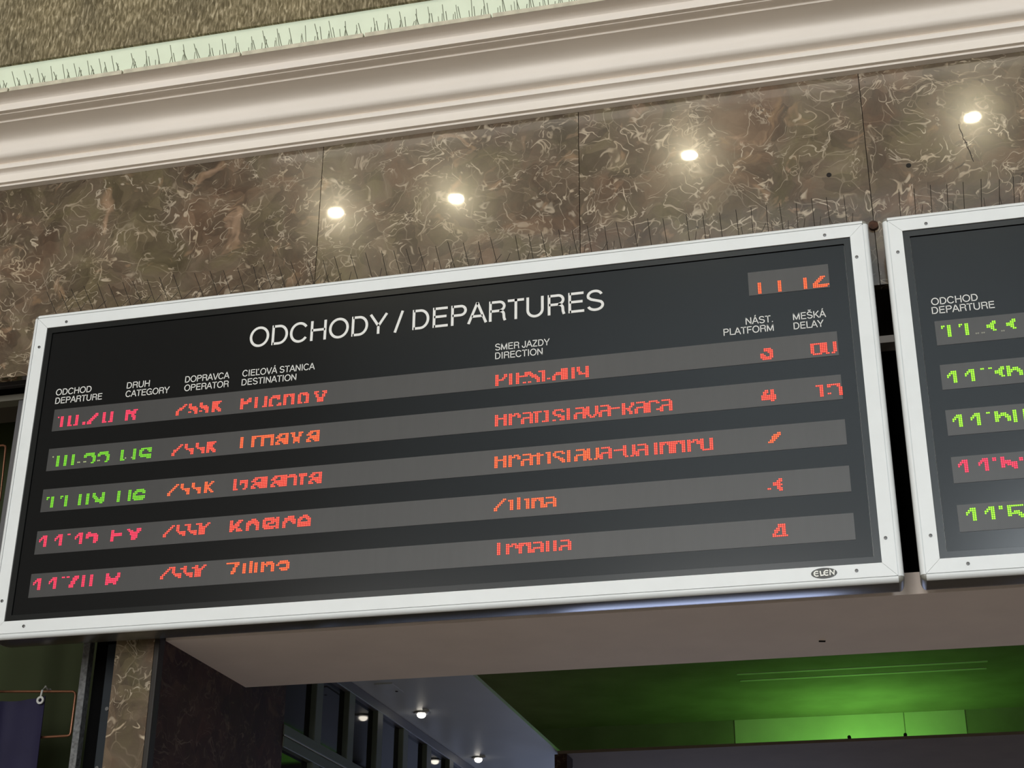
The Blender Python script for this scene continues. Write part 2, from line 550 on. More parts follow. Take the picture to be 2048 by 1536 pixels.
prof += catmull([(0.2335, 1.8005), (0.241, 1.8055), (0.257, 1.8090), (0.276, 1.8100)], 4)
prof += [(0.284, 1.8080), (0.0, 1.8082)]
bm = B()
extrude_x(bm, [(WY - q, z) for q, z in prof], -3.2, 5.6)
tr = obj('trim_1', bm, 'cornice', smooth=28)
struct(tr, 'cream stepped plaster cornice running above the marble', 'cornice')
bm = B()
box(bm, -3.2, 5.6, WY, WY + 0.10, 1.8085, 2.150)
struct(obj('trim_2', bm, 'mint'), 'pale mint painted band above the cornice ledge', 'wall band')
bm = B()
box(bm, -3.2, 5.6, WY - 0.012, WY + 0.10, 2.150, 3.60)
struct(obj('wall_upper', bm, 'plaster'), 'olive combed plaster wall above the mint band', 'wall')

bm = B()
box(bm, 0.405, 5.6, 0.20, 0.80, -0.03, 0.03)
box(bm, 0.405, 5.6, 0.70, 0.80, 0.03, 0.95)
box(bm, -0.70, 0.405, 0.805, 0.86, 0.24, 0.904)
li = obj('trim_3', bm, 'lintel')
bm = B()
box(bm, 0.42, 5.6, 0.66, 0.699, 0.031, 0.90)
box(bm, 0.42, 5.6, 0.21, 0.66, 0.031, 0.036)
obj('cavity_shade', bm, 'black', li)  # black sheets painting the shade seen through the slot between the boards
struct(li, 'plain plastered lintel over the passage under the boards', 'lintel')
bm = B()
disc = (1.94, 0.62)
tube(bm, [(2.30, 0.62, -0.0302), (2.318, 0.625, -0.0302)], 0.004, 6)
obj('plaster_chip', bm, 'hole', li)
bm = B()
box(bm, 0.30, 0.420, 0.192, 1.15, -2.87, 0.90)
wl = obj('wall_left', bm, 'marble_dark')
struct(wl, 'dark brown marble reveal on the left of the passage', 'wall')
bm = B()
box(bm, 0.4065, 0.4235, WY - 0.004, 0.192, -2.87, -0.02, 0.003)
struct(obj('trim_4', bm, 'bronze'), 'narrow dark bronze strip on the marble pilaster corner', 'corner strip')
bm = B()
box(bm, 0.42, 0.92, 0.80, 6.0, 0.225, 0.240)
ce = obj('ceiling', bm, 'white_ceiling')
struct(ce, 'white strip of passage ceiling with the small spotlights', 'ceiling')
bm = B()
box(bm, -0.70, 5.6, 0.80, 6.12, 0.905, 0.95)
box(bm, -0.70, -0.66, 0.80, 6.0, 0.24, 0.905)
cf = obj('ceiling', bm, 'coffer')
struct(cf, 'raised coffer ceiling washed by green light', 'ceiling')
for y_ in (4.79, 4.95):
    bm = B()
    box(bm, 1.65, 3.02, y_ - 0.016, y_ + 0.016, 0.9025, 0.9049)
    obj('ceiling_light_streak', bm, 'light_streak', cf)  # thin pale strips painting bright light streaks, only over the lit span
bm = B()
box(bm, -0.70, 5.6, 6.0, 6.12, 0.205, 0.905)
wc_ = obj('wall_coffer', bm, 'coffer')
struct(wc_, 'upright back face of the coffer glowing green', 'wall')
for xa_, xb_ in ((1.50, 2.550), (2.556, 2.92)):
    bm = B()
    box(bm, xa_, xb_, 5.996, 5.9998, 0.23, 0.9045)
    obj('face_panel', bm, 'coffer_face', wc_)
bm = B()
box(bm, 0.921, 5.6, 3.34, 5.98, 0.212, 0.226)
struct(obj('ceiling', bm, 'slab'), 'dark grey far slab below the green glow', 'ceiling')
bm = B()
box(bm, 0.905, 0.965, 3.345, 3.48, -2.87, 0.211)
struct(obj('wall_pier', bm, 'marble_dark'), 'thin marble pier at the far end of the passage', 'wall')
bm = B()
box(bm, 0.25, 5.7, 6.0, 6.1, -2.87, 0.20)
struct(obj('wall_back', bm, 'slab'), 'end wall of the passage', 'wall')
bm = B()
box(bm, 5.6, 5.7, 0.2, 6.12, -2.87, 0.95)
struct(obj('wall_right', bm, 'slab'), 'right wall of the passage', 'wall')
bm = B()
box(bm, -14, 14, -20, 6.1, -2.97, -2.87)
struct(obj('floor', bm, 'floor'), 'pale hall floor', 'floor')

bm = B()
box(bm, -6.0, 14, -18.2, -18.0, -2.87, 12)
struct(obj('wall_rear', bm, 'hall_wall'), 'far wall of the hall behind the viewer', 'wall')

# glazed partition along the left of the passage
wn = thing('window_1', 'dark glazed partition with grey green frame left of the passage', 'window', (0.42, 3.3, -2.87))
wn['kind'] = 'structure'
bm = B()
box(bm, 0.395, 0.401, 1.15, 6.0, -2.87, 0.20)
obj('pane', bm, 'glass', wn)
bm = B()
box(bm, 0.385, 0.424, 1.15, 6.0, 0.183, 0.2249, 0.003)
obj('head_rail', bm, 'rail', wn)
bm = B()
box(bm, 0.385, 0.424, 1.15, 6.0, -0.158, -0.119, 0.003)
box(bm, 0.385, 0.424, 1.15, 6.0, -0.115, -0.078, 0.003)
rl = obj('mid_rail', bm, 'mullion', wn)
bm = B()
box(bm, 0.4235, 0.4255, 1.15, 6.0, -0.1185, -0.1155)
obj('glazing_bead', bm, 'clip', rl, label='thin bright line along the rail')
for k, y_ in enumerate((1.475, 1.83, 2.18, 2.53, 2.88, 3.25, 3.62, 4.0, 4.4)):
    bm = B()
    box(bm, 0.385, 0.423, y_ - 0.035, y_ + 0.035, -2.87, 0.20, 0.003)
    obj('mullion', bm, 'mullion', wn)

# shopfront opening to the left of the pilaster
wn2 = thing('window_2', 'dark framed shopfront opening left of the marble pilaster', 'window', (-0.6, 0.32, -2.87))
wn2['kind'] = 'structure'
for nm, mt, d in (('head_rail', 'rail', (-3.2, 0.28, 0.30, 0.36, 0.919, 0.958)), ('shadow_gap', 'black', (-3.2, 0.28, 0.32, 0.36, 0.888, 0.919)),
                  ('transom', 'rail_pale', (-3.2, 0.28, 0.30, 0.35, 0.864, 0.886)), ('stile', 'rail', (-0.262, -0.225, 0.302, 0.35, -2.87, 0.863)),
                  ('jamb_strip', 'steel_tex', (0.094, 0.117, 0.300, 0.33, -2.87, 0.863)), ('jamb_channel', 'black', (0.117, 0.30, 0.34, 0.36, -2.87, 0.863)),
                  ('jamb_plate', 'steel_dark', (0.178, 0.222, 0.300, 0.338, -2.87, 0.0))):
    bm = B()
    box(bm, *d, 0.002)
    obj(nm, bm, mt, wn2)
bm = B()
disc_y(bm, 0.190, -0.375, 0.296, 0.301, 0.006, 10)
disc_y(bm, 0.200, -0.200, 0.296, 0.301, 0.006, 10)
obj('bolt', bm, 'screw', wn2)
bm = B()
box(bm, -3.2, 0.30, 0.75, 0.80, -2.87, 1.08)
struct(obj('wall_shop', bm, 'green_wall'), 'dull green wall inside the shopfront opening', 'wall')

# ------------------------------------------------------------------ lettering: plain grotesque capitals built from strokes (cap height 1)
SW = 0.125


def arc(cx, cy, rx, ry, a0, a1, n=14):
    return [(cx + rx * math.cos(R(a0 + (a1 - a0) * k / n)), cy + ry * math.sin(R(a0 + (a1 - a0) * k / n))) for k in range(n + 1)]


h = SW / 2
GL = {
    'A': (0.93, [[(0.04, 0), (0.465, 1 + .02)], [(0.89, 0), (0.465, 1 + .02)], [(0.20, 0.35), (0.73, 0.35)]]),
    'C': (1.00, [arc(0.52, 0.5, 0.42, 0.46, 35, 325, 26)]),
    'D': (1.00, [[(0.17, 0), (0.17, 1)], [(0.17, 1 - h), (0.48, 1 - h)] + arc(0.48, 0.5, 0.39, 0.5 - h, 88, -88, 18) + [(0.48, h), (0.17, h)]]),
    'E': (0.90, [[(0.17, 0), (0.17, 1)], [(0.17, 1 - h), (0.83, 1 - h)], [(0.17, 0.53), (0.78, 0.53)], [(0.17, h), (0.85, h)]]),
    'F': (0.84, [[(0.17, 0), (0.17, 1)], [(0.17, 1 - h), (0.80, 1 - h)], [(0.17, 0.52), (0.72, 0.52)]]),
    'G': (1.07, [arc(0.54, 0.5, 0.44, 0.46, 38, 350, 26) + [(0.965, 0.48)], [(0.56, 0.46), (1.0, 0.46)], [(0.96, 0.5), (0.96, 0.02)]]),
    'H': (1.00, [[(0.16, 0), (0.16, 1)], [(0.84, 0), (0.84, 1)], [(0.16, 0.53), (0.84, 0.53)]]),
    'I': (0.38, [[(0.19, 0), (0.19, 1)]]),
    'J': (0.72, [[(0.56, 1), (0.56, 0.29)] + arc(0.32, 0.29, 0.24, 0.25, 0, -180, 12) + [(0.08, 0.34)]]),
    'K': (0.95, [[(0.17, 0), (0.17, 1)], [(0.84, 1), (0.17, 0.33)], [(0.40, 0.56), (0.88, 0)]]),
    'L': (0.78, [[(0.17, 0), (0.17, 1)], [(0.17, h), (0.75, h)]]),
    'M': (1.16, [[(0.16, 0), (0.16, 1)], [(1.0, 0), (1.0, 1)], [(0.15, 1), (0.58, 0.04)], [(1.01, 1), (0.58, 0.04)]]),
    'N': (1.00, [[(0.16, 0), (0.16, 1)], [(0.84, 0), (0.84, 1)], [(0.15, 0.98), (0.85, 0.02)]]),
    'O': (1.08, [arc(0.54, 0.5, 0.44, 0.46, 0, 360, 32)]),
    'P': (0.92, [[(0.17, 0), (0.17, 1)], [(0.17, 1 - h), (0.55, 1 - h)] + arc(0.57, 0.715, 0.24, 0.2225, 85, -85, 12) + [(0.55, 0.49), (0.17, 0.49)]]),
    'R': (0.98, [[(0.17, 0), (0.17, 1)], [(0.17, 1 - h), (0.58, 1 - h)] + arc(0.60, 0.72, 0.24, 0.2175, 85, -85, 12) + [(0.58, 0.50), (0.17, 0.50)],
                 [(0.60, 0.50)] + arc(0.62, 0.30, 0.20, 0.19, 80, 5, 7) + [(0.83, 0.15), (0.88, 0.0)]]),
    'S': (0.92, [arc(0.46, 0.73, 0.32, 0.23, 15, 200, 14) + [(0.28, 0.56), (0.62, 0.46)] + arc(0.48, 0.27, 0.34, 0.23, 40, -165, 16)]),
    'T': (0.84, [[(0.42, 0), (0.42, 1)], [(0.03, 1 - h), (0.81, 1 - h)]]),
    'U': (1.00, [[(0.15, 1), (0.15, 0.36)] + arc(0.50, 0.36, 0.35, 0.32, 180, 360, 18) + [(0.85, 0.36), (0.85, 1)]]),
    'V': (0.91, [[(0.05, 1), (0.455, -0.02)], [(0.86, 1), (0.455, -0.02)]]),
    'Y': (0.91, [[(0.05, 1), (0.455, 0.40)], [(0.86, 1), (0.455, 0.40)], [(0.455, 0), (0.455, 0.42)]]),
    'Z': (0.85, [[(0.07, 1 - h), (0.78, 1 - h)], [(0.76, 0.94), (0.09, 0.06)], [(0.06, h), (0.80, h)]]),
    '/': (0.42, [[(0.02, -0.03), (0.38, 1.03)]]),
    '.': (0.38, [[(0.19, 0), (0.19, SW)]]),
    ' ': (0.36, []),
}
ACC = {'Á': ('A', [[(0.42, 1.10), (0.55, 1.27)]]), 'Š': ('S', [[(0.28, 1.27), (0.46, 1.10)], [(0.64, 1.27), (0.46, 1.10)]]),
       'Ľ': ('L', [[(0.52, 1.02), (0.46, 0.78)]])}
for k_, (b_, st_) in ACC.items(): GL[k_] = (GL[b_][0], GL[b_][1] + st_)


def stroke(bm, pts, w, y0, y1):
    """a flat ribbon of width w along pts (x, z), raised from y1 to y0"""
    L_, R_ = [], []
    n = len(pts)
    closed = n > 3 and abs(pts[0][0] - pts[-1][0]) + abs(pts[0][1] - pts[-1][1]) < 1e-6
    for k in range(n):
        a = Vector(pts[k - 1] if k else (pts[-2] if closed else pts[0]))
        b = Vector(pts[k])
        c = Vector(pts[k + 1] if k < n - 1 else (pts[1] if closed else pts[-1]))
        d1, d2 = (b - a), (c - b)
        d1 = d1.normalized() if d1.length > 1e-9 else d2.normalized()
        d2 = d2.normalized() if d2.length > 1e-9 else d1
        t = (d1 + d2)
        t = t.normalized() if t.length > 1e-6 else d1
        nn = Vector((-t.y, t.x))
        s = w / 2 / max(0.45, nn.dot(Vector((-d1.y, d1.x))))
        L_.append(b + nn * s)
        R_.append(b - nn * s)
    top = [(bm.verts.new((a.x, y0, a.y)), bm.verts.new((b.x, y0, b.y))) for a, b in zip(L_, R_)]
    bot = [(bm.verts.new((a.x, y1, a.y)), bm.verts.new((b.x, y1, b.y))) for a, b in zip(L_, R_)]
    for k in range(n - 1):
        bm.faces.new((top[k][0], top[k][1], top[k + 1][1], top[k + 1][0]))
        bm.faces.new((top[k][0], top[k + 1][0], bot[k + 1][0], bot[k][0]))
        bm.faces.new((top[k][1], bot[k][1], bot[k + 1][1], top[k + 1][1]))
    if not closed:
        for k in (0, n - 1): bm.faces.new((top[k][0], top[k][1], bot[k][1], bot[k][0]))


def text(s, x0, x1, z, cap, y0, y1, sw=None):
    """the ink of s runs from x0 to x1, standing on z"""
    adv, sts = 0.0, []
    for ch in s:
        w, g = GL[ch]
        for st in g: sts.append([(px + adv, pz) for px, pz in st])
        adv += w
    xs = [q[0] for st in sts for q in st]
    lo, hi = min(xs) - SW / 2, max(xs) + SW / 2
    k = (x1 - x0) / (hi - lo)
    bm = B()
    for st in sts:
        stroke(bm, [(x0 + (px - lo) * k, z + pz * cap) for px, pz in st], SW * (k + cap) / 2 * (sw or 1), y0, y1)
    return bm


# ------------------------------------------------------------------ departure boards
W, H = 2.5, 0.957
PIT = 0.00508
LED=[
(1,1,'pink',[('#.##/..##/..##/..##/..##/..##/..##',3,5),('##...##/##...##/##...##/##...##/##...##/##...##/###.###',10,5),('##/##',20,10),('.....##/....###/...###./..###../.###.../###..../###....',23,5),('##...##/##...##/##...##/##...##/##...##/##...##/###.###',33,5),('###..###/#######./#######./##..##../##..###./##...##./##...##.',48,5)]),
(1,1,'red',[('.....##/....##./..###../.###.../##...../##...../##.....',81,5),('##',89,10),('##..../##..../#####./.#####/...###/....##/....##',89,5),('##',96,10),('##..../##..../#####./.#####/...###/....##/....##',96,5),('######/#####./####../####../#####./##.###/##..##',104,5)]),
(1,1,'red',[('##...##/##..###/#######/#####../##...../##...../##.....',122,5),('##/##/##/##/##/##/##',131,5),('.##/.##/.##/.##/.##/.##/###',136,5),('..#####./.######./##...##./##....../##....../##....##/###..###',140,5),('#######/###.###/##...##/##...##/##...##/##...##/##...##',149,5),('.#####./##.####/##...##/##...##/##...##/##...##/###.###',158,5),('###..###/##....##/.##..##./.##..##./..####../..####../..####..',168,5)]),
(1,1,'red',[('##...##/##...##/##..##./#####../##...../##...../##.....',277,6),('##/##/##/##/##/##/##',285,6),('##...##/##...##/#######/##...../##...../##...../##..##.',289,6),('##....##/###...../.####.../..####../....###./.....##./##...##.',296,6),('##/##/##/##/##/##/##',304,6),('##',307,11),('.....##/.....##/..#####/.######/##...##/##...##/##...##',310,6),('##/##/##/##/##/##/##',317,6),('##/##/##/##/##/##/##',321,6),('##...##/##...##/##...##/.##..##/.######/.....##/.....##',324,6)]),
(1,1,'red',[('..####./..#####/....###/##...##/###..##/#######/.#####.',426,6),('#######/##...##/##...##/##...##/##...##/##...##/.#####.',453,6),('##...##/##...##/##...##/##...##/##...##/##...##/.##.##.',460,6)]),
(1,2,'green',[('##/##/##/##/##/##/##',6,5),('##/##/##/##/##/##/##',11,5),('##/##/##/##/##/##/##',16,5),('.######./#######./##...###/......##/......##/......##/.....##.',24,5),('.######./#######./##...###/......##/......##/......##/.....##.',33,5),('##./##./##./##./##./##./###',48,5),('##/##/##/##/##/##/##',56,5),('.#######/###..###/##....##/##....../########/.#######/.....###',60,5)]),
(1,2,'red',[('.....##/....##./...##../.###.../.##..../##...../##.....',81,5),('##..../##..../##..../.#####/...###/....##/....##',89,5),('##..../##..../##..../.#####/...###/....##/....##',96,5),('######/#####./####../####../#####./##.###/##..##',103,5)]),
(1,2,'orange',[('##/##/##/##/##/##/##',124,4),('######/###.../##..../##..../##..../##..../##....',131,4),('########/########/##....##/##....##/##....##/##....##/##....##',137,4),('..######/.###..##/###...##/..######/.#######/##..####/###..###',146,4),('###..###/.##..##./.##..##./..####../..####../..####../..#..#..',155,4),('..######/.###..##/###...##/..######/.#######/##..####/###..###',165,4)]),
(1,2,'red',[('##...##/##...##/#######/##...##/##...##/##...##/##...##',277,5),('##.###./####.##/##...##/##...../##...../##...../##.....',285,5),('.#####./.....##/.....##/.######/##...##/##...##/##...##',292,5),('#####.#/.##..../.##..../.##..../.##..../.##..../.##..##',299,5),('###/.##/.##/.##/.##/.##/.##',305,5),('.#####./##...##/##...../.####../...####/.....##/##..###',310,5),('##/##/##/##/##/##/##',318,5),('.#####./.....##/.....##/.######/##...##/##...##/##...##',322,5)]),
(1,2,'red',[('##...##/##...##/##...##/##...##/##...##/.##.##./..###..',329,5),('.#####./.....##/.....##/.######/##...##/##...##/##...##',336,5),('#####',343,7),('##...##/##...##/##..##./#####../##.##../##..##./##..##.',349,5),('.#####./.....##/.....##/.######/##...##/##...##/##...##',356,5),('.#####./##...##/##...../##...../##...../##...##/##.....',363,5),('.#####./.....##/.....##/.######/##...##/##...##/##...##',370,5)]),
(1,2,'red',[('..##.##./.###.##./.##..##./########/########/########/.....##.',425,5),('####/..##/..##/..##/..##/..##/..##',454,5),('#######./##...##./......##/......##/......##/##....##/......##',460,5)]),
(1,3,'green',[('##.##/#..##/...##/...##/...##/...##/...##',3,5),('##.##/#..##/...##/...##/...##/...##/...##',12,5),('##/##/##/##/##/##/##',24,5),('##/##/##/##/##/##/##',29,5),('##....##/##....##/###...##/.###.###/..######/..######/.....##.',33,5),('##/##/##/##/##/##/##',49,5),('##/##/##/##/##/##/##',56,5),('..#####./.#######/###...##/##....../########/########/.######.',59,5)]),
(1,3,'orange',[('.....##/....##./...##../..##.../.##..../##...../##.....',81,4),('##..../##..../##..../.#####/...###/....##/....##',89,4),('##..../##..../##..../.#####/...###/....##/....##',96,4),('##..##/##.##./####../###.../####../##.##./##..##',104,4)]),
(1,3,'red',[('##./##./##./##./##./##./###',122,4),('...../#####/#####/#..##/...##/...##/..##.',126,4),('..######/.###..##/###...##/..######/.#######/##..####/###..###',133,4),('##/##/##/##/##/##/##',141,4),('..######/.###..##/###...##/..######/.#######/##..####/###..###',145,4),('##.####./########/##....##/##....##/##....##/##....##/##....##',153,4),('#####/#####/.##../.##../.##../.##../.##..',162,4),('..######/.###..##/###...##/..######/.#######/##..####/###..###',168,4)]),
(1,3,'orange',[('##...##/##...##/#######/##...##/##...##/##...##/##...##',277,4),('##.###./####.##/##...##/##...../##...../##...../##.....',285,4),('.#####./.....##/.....##/.######/##...##/##...##/##...##',292,4),('..##../######/..##../..##../..##../..##../..##..',299,4),('###/.##/.##/.##/.##/.##/.##',306,4),('.#####./##...##/##...../.###.../...###./....###/.....##',310,4),('##/##/##/##/##/##/##',318,4),('.#####./.....##/.....##/.######/##...##/##...##/##...##',322,4),('##...##/##...##/##...##/##...##/##...##/##...##/.##.##.',329,4)]),
(1,3,'red',[('.#####./.....##/.....##/.######/##...##/##...##/##...##',336,4),('#####',344,6),('##...##/##...##/##...##/##...##/##...##/##...##/.##.##.',349,4),('.#####./.....##/.....##/.######/##...##/##...##/##...##',356,4),('##/##/##/##/##/##/##',366,4),('#######/###.###/##...##/##...##/##...##/##...##/##...##',369,4),('#######/###.###/##...##/##...##/##...##/##...##/##...##',376,4),('##.###./####.##/##...##/##...../##...../##...../##.....',384,4),('##...##/##...##/##...##/##...##/##...##/##...##/.######',391,4)]),
(1,3,'orange',[('.....##/...####/..####./..###../.###.../###....',427,4)]),
(1,4,'pink',[('..###/.####/##.##/#..##/...##/...##/...##',2,3),('..###/.####/##.##/#..##/...##/...##/...##',12,3),('##',20,3),('..###/.####/##.##/#..##/...##/...##/...##',25,3),('.##...../#######./########/##...###/.....###/.....###/.....##.',32,3),('##...../##...../#######/#######/##...../##...../##.....',48,3),('##....###/.###..###/..######./..#####../...####../...####../...###...',58,3)]),
(1,4,'red',[('.....##/....##./...##../..##.../.##..../##...../##.....',81,3),('##..../##..../##..../##..../.#####/..####/....##',89,3),('##',94,3),('##..../##..../##..../##..../.#####/..####/....##',96,3),('##',101,3),('##...##/##..##./#####../####.../####.../####.../####...',103,3)]),
(1,4,'red',[('##...###/##..###./##.###../######../#####.../###.###./##..####',122,3),('...###../.######./########/###..###/##....##/##....##/##....##',132,3),('.######./########/##...###/##.####./####..../########/.######.',142,3),('##/##/##/##/##/##/##',150,3),('...####./.######./.#######/###..###/##....##/##....../##......',154,3),('...###../.######./###..###/##....##/########/########/########',163,3)]),
(1,4,'orange',[('.....##/....##./...##../..##.../.##..../##...../##.....',277,3),('###/.##/.##/.##/.##/.##',285,4),('##/##/##/##/##/##/##',290,3),('###/.##/.##/.##/.##/.##',294,4),('#######/###.###/##...##/##...##/##...##/##...##',298,4),('.#####./.....##/.....##/.######/##...##/##...##',305,4)]),
(1,4,'red',[('...##/..###/####./#####/..##./..###/...##',428,4),('##',425,9)]),
(1,5,'pink',[('..###/.####/##.##/#..##/...##/...##/...##',2,3),('..###/.####/##.##/#..##/...##/...##/...##',12,3),('##',20,3),('##',23,3),('...###/..####/..###./.###../.###../###.../###...',25,3),('##/##/##/##/##/##/##',33,3),('##/##/##/##/##/##/##',38,3),('##.....##/##.....##/###...###/########./########./#######../##...##..',48,3)]),
(1,5,'red',[('.....##/....##./...##../..##.../.##..../##...../##.....',82,2),('##..../##..../##..../##..../.#####/..####/....##',89,2),('##',94,3),('##..../##..../##..../##..../.#####/..####/....##',96,2),('##',101,3),('##...##/##..##./#####../####.../####.../####.../####...',103,2)]),
(1,5,'orange',[('########/.....###/.....##./....##../....##../...###../...##...',122,2),('##/##/##/##/##/##',132,3),('##/##/##/##/##/##/##',136,2),('##/##/##/##/##/##',139,3),('##.####./########/##.#..##/##....##/##....##/##....##',143,3),('..#####./.#######/##....##/......##/..######/...####.',152,3)]),
(1,5,'red',[('##/##/##/##/##/##/##',279,2),('##.###./####.##/##...##/##...../##...../##.....',284,3),('#######/###.###/##...##/##...##/##...##/##...##',291,3),('.#####./.....##/.....##/.######/##...##/##...##',298,3),('##/##/##/##/##/##',306,3),('##/##/##/##/##/##',310,3),('.#####./.....##/.....##/.######/##...##/##...##',313,3)]),
(1,5,'red',[('...####./...####./..##.##./.###.##./.##..##./##...##./########',426,3)]),
(1,0,'orange',[('##/##/##/##/##/##/##',5,7),('##/##/##/##/##/##/##',16,7),('##/##/##/##/##/##/##',30,7),('....###../...###.../..###..../.###...../###....../#########/########.',35,7)]),
(2,1,'lime',[('##.##/#..##/...##/...##/...##/...##/...##',3,3),('##.##/#..##/...##/...##/...##/...##/...##',12,3),('...##/..###/####./####./..##./...##',26,3),('...##/..###/####./####./..##./...##',36,3)]),
(2,2,'lime',[('..###/.####/##.##/#..##/...##/...##/...##',3,4),('..###/.####/##.##/#..##/...##/...##/...##',12,4),('##',20,4),('##',24,4),('...##/..###/####./####./..##./...##',27,4),('##....../##.###../#######./###..###/##....##/##....##',33,4)]),
(2,3,'lime',[('..###/.####/##.##/#..##/...##/...##/...##',3,3),('..###/.####/##.##/#..##/...##/...##/...##',12,3),('##',20,3),('##....../##.###../#######./###..###/##....##/##....##',24,3),('##/##/##/##/##/##/##',33,3),('##/##/##/##/##/##/##',38,3)]),
(2,4,'pink',[('..###/.####/##.##/#..##/...##/...##/...##',3,2),('..###/.####/##.##/#..##/...##/...##/...##',13,2),('##/##',20,2),('##....../##....../#####.../########/##.#####/##...###/......##',24,2),('##/##',33,3)]),
(2,5,'lime',[('..###/.####/##.##/#..##/...##/...##/...##',4,2),('..###/.####/##.##/#..##/...##/...##/...##',13,2),('##/##',20,2),('########/##....../##....../##.###../#######./##...###/......##',24,2)]),
(1,2,'dim',[('#',3,5),('##',20,10),('##',24,10),('##',33,10),('#',51,10),('#',55,10)]),
(2,1,'ash',[('##',20,9),('##',23,9),('##',33,9)]),
]

STRIPZ = {1: (0.597, 0.670), 2: (0.466, 0.539), 3: (0.334, 0.407), 4: (0.201, 0.274), 5: (0.0685, 0.1415), 0: (0.8075, 0.8815)}


def rail_mesh(bm, side, x0):
    """one mitred aluminium rail: (outward offset o, depth y) swept along a side of the opening"""
    P_ = [(0.0, 0.006), (0.0, 0.0), (0.0364, 0.0), (0.0364, 0.0042), (0.0388, 0.0042), (0.0388, 0.0003), (0.0425, 0.0006), (0.0462, 0.0020),
          (0.0492, 0.0048), (0.0512, 0.0085), (0.0520, 0.0130), (0.0520, 0.0500), (0.0516, 0.0680), (0.0505, 0.0860), (0.0486, 0.1020), (0.0458, 0.1160), (0.0420, 0.1290), (0.0360, 0.1400), (0.0250, 0.1480), (0.0, 0.1500)]
    ends = []
    for sgn in (0, 1):
        ring = []
        for o, y in P_:
            e = min(o, 0.0376) - 0.0004
            if side == 'bottom': q = (x0 - e if sgn == 0 else x0 + W + e, y, -o)
            if side == 'top': q = (x0 - e if sgn == 0 else x0 + W + e, y, H + o)
            if side == 'left': q = (x0 - o, y, -e if sgn == 0 else H + e)
            if side == 'right': q = (x0 + W + o, y, -e if sgn == 0 else H + e)
            ring.append(bm.verts.new(q))
        ends.append(ring)
    n = len(P_)
    for k in range(n):
        f_ = bm.faces.new((ends[0][k], ends[0][(k + 1) % n], ends[1][(k + 1) % n], ends[1][k]))
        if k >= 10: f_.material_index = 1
    bm.faces.new(ends[0])
    bm.faces.new(ends[1][::-1])


def cap_mesh(bm, cx, cz, a0):
    """quarter round corner cap turned about an axis along y"""
    P_ = [(0.0, 0.0010), (0.0045, 0.0010), (0.0085, 0.0025), (0.0115, 0.0050), (0.0138, 0.0088), (0.0146, 0.0130), (0.0146, 0.0500), (0.0142, 0.0680), (0.0131, 0.0860), (0.0112, 0.1020), (0.0084, 0.1160), (0.0046, 0.1290), (0.0, 0.1330)]
    rings = []
    for k in range(9):
        a = R(a0 + 90 * k / 8)
        rings.append([bm.verts.new((cx + r * math.cos(a), y, cz + r * math.sin(a))) for r, y in P_])
    for k in range(8):
        for j in range(len(P_) - 1):
            bm.faces.new((rings[k][j], rings[k][j + 1], rings[k + 1][j + 1], rings[k + 1][j]))
    bmesh.ops.remove_doubles(bm, verts=bm.verts[:], dist=1e-6)


def led_mesh(ents, x0, top):
    bm = B()
    r = PIT * 0.49
    for bmp, c0, r0 in ents:
        for j, row in enumerate(bmp.split('/')):
            for i, ch in enumerate(row):
                if ch != '#': continue
                x = x0 + (c0 + i + 0.5) * PIT
                z = top - (r0 + j + 0.5) * PIT
                ring = []
                for rr, yy in ((r, 0.0065), (r, 0.0058), (PIT * 0.26, 0.0052)):
                    ring.append([bm.verts.new((x + rr * math.cos(math.pi * s / 4), yy, z + rr * math.sin(math.pi * s / 4))) for s in range(8)])
                for a in range(2):
                    for s in range(8): bm.faces.new((ring[a][s], ring[a][(s + 1) % 8], ring[a + 1][(s + 1) % 8], ring[a + 1][s])).material_index = 1
                bm.faces.new(ring[2])
                bm.faces.new(ring[0][::-1]).material_index = 1
    return bm


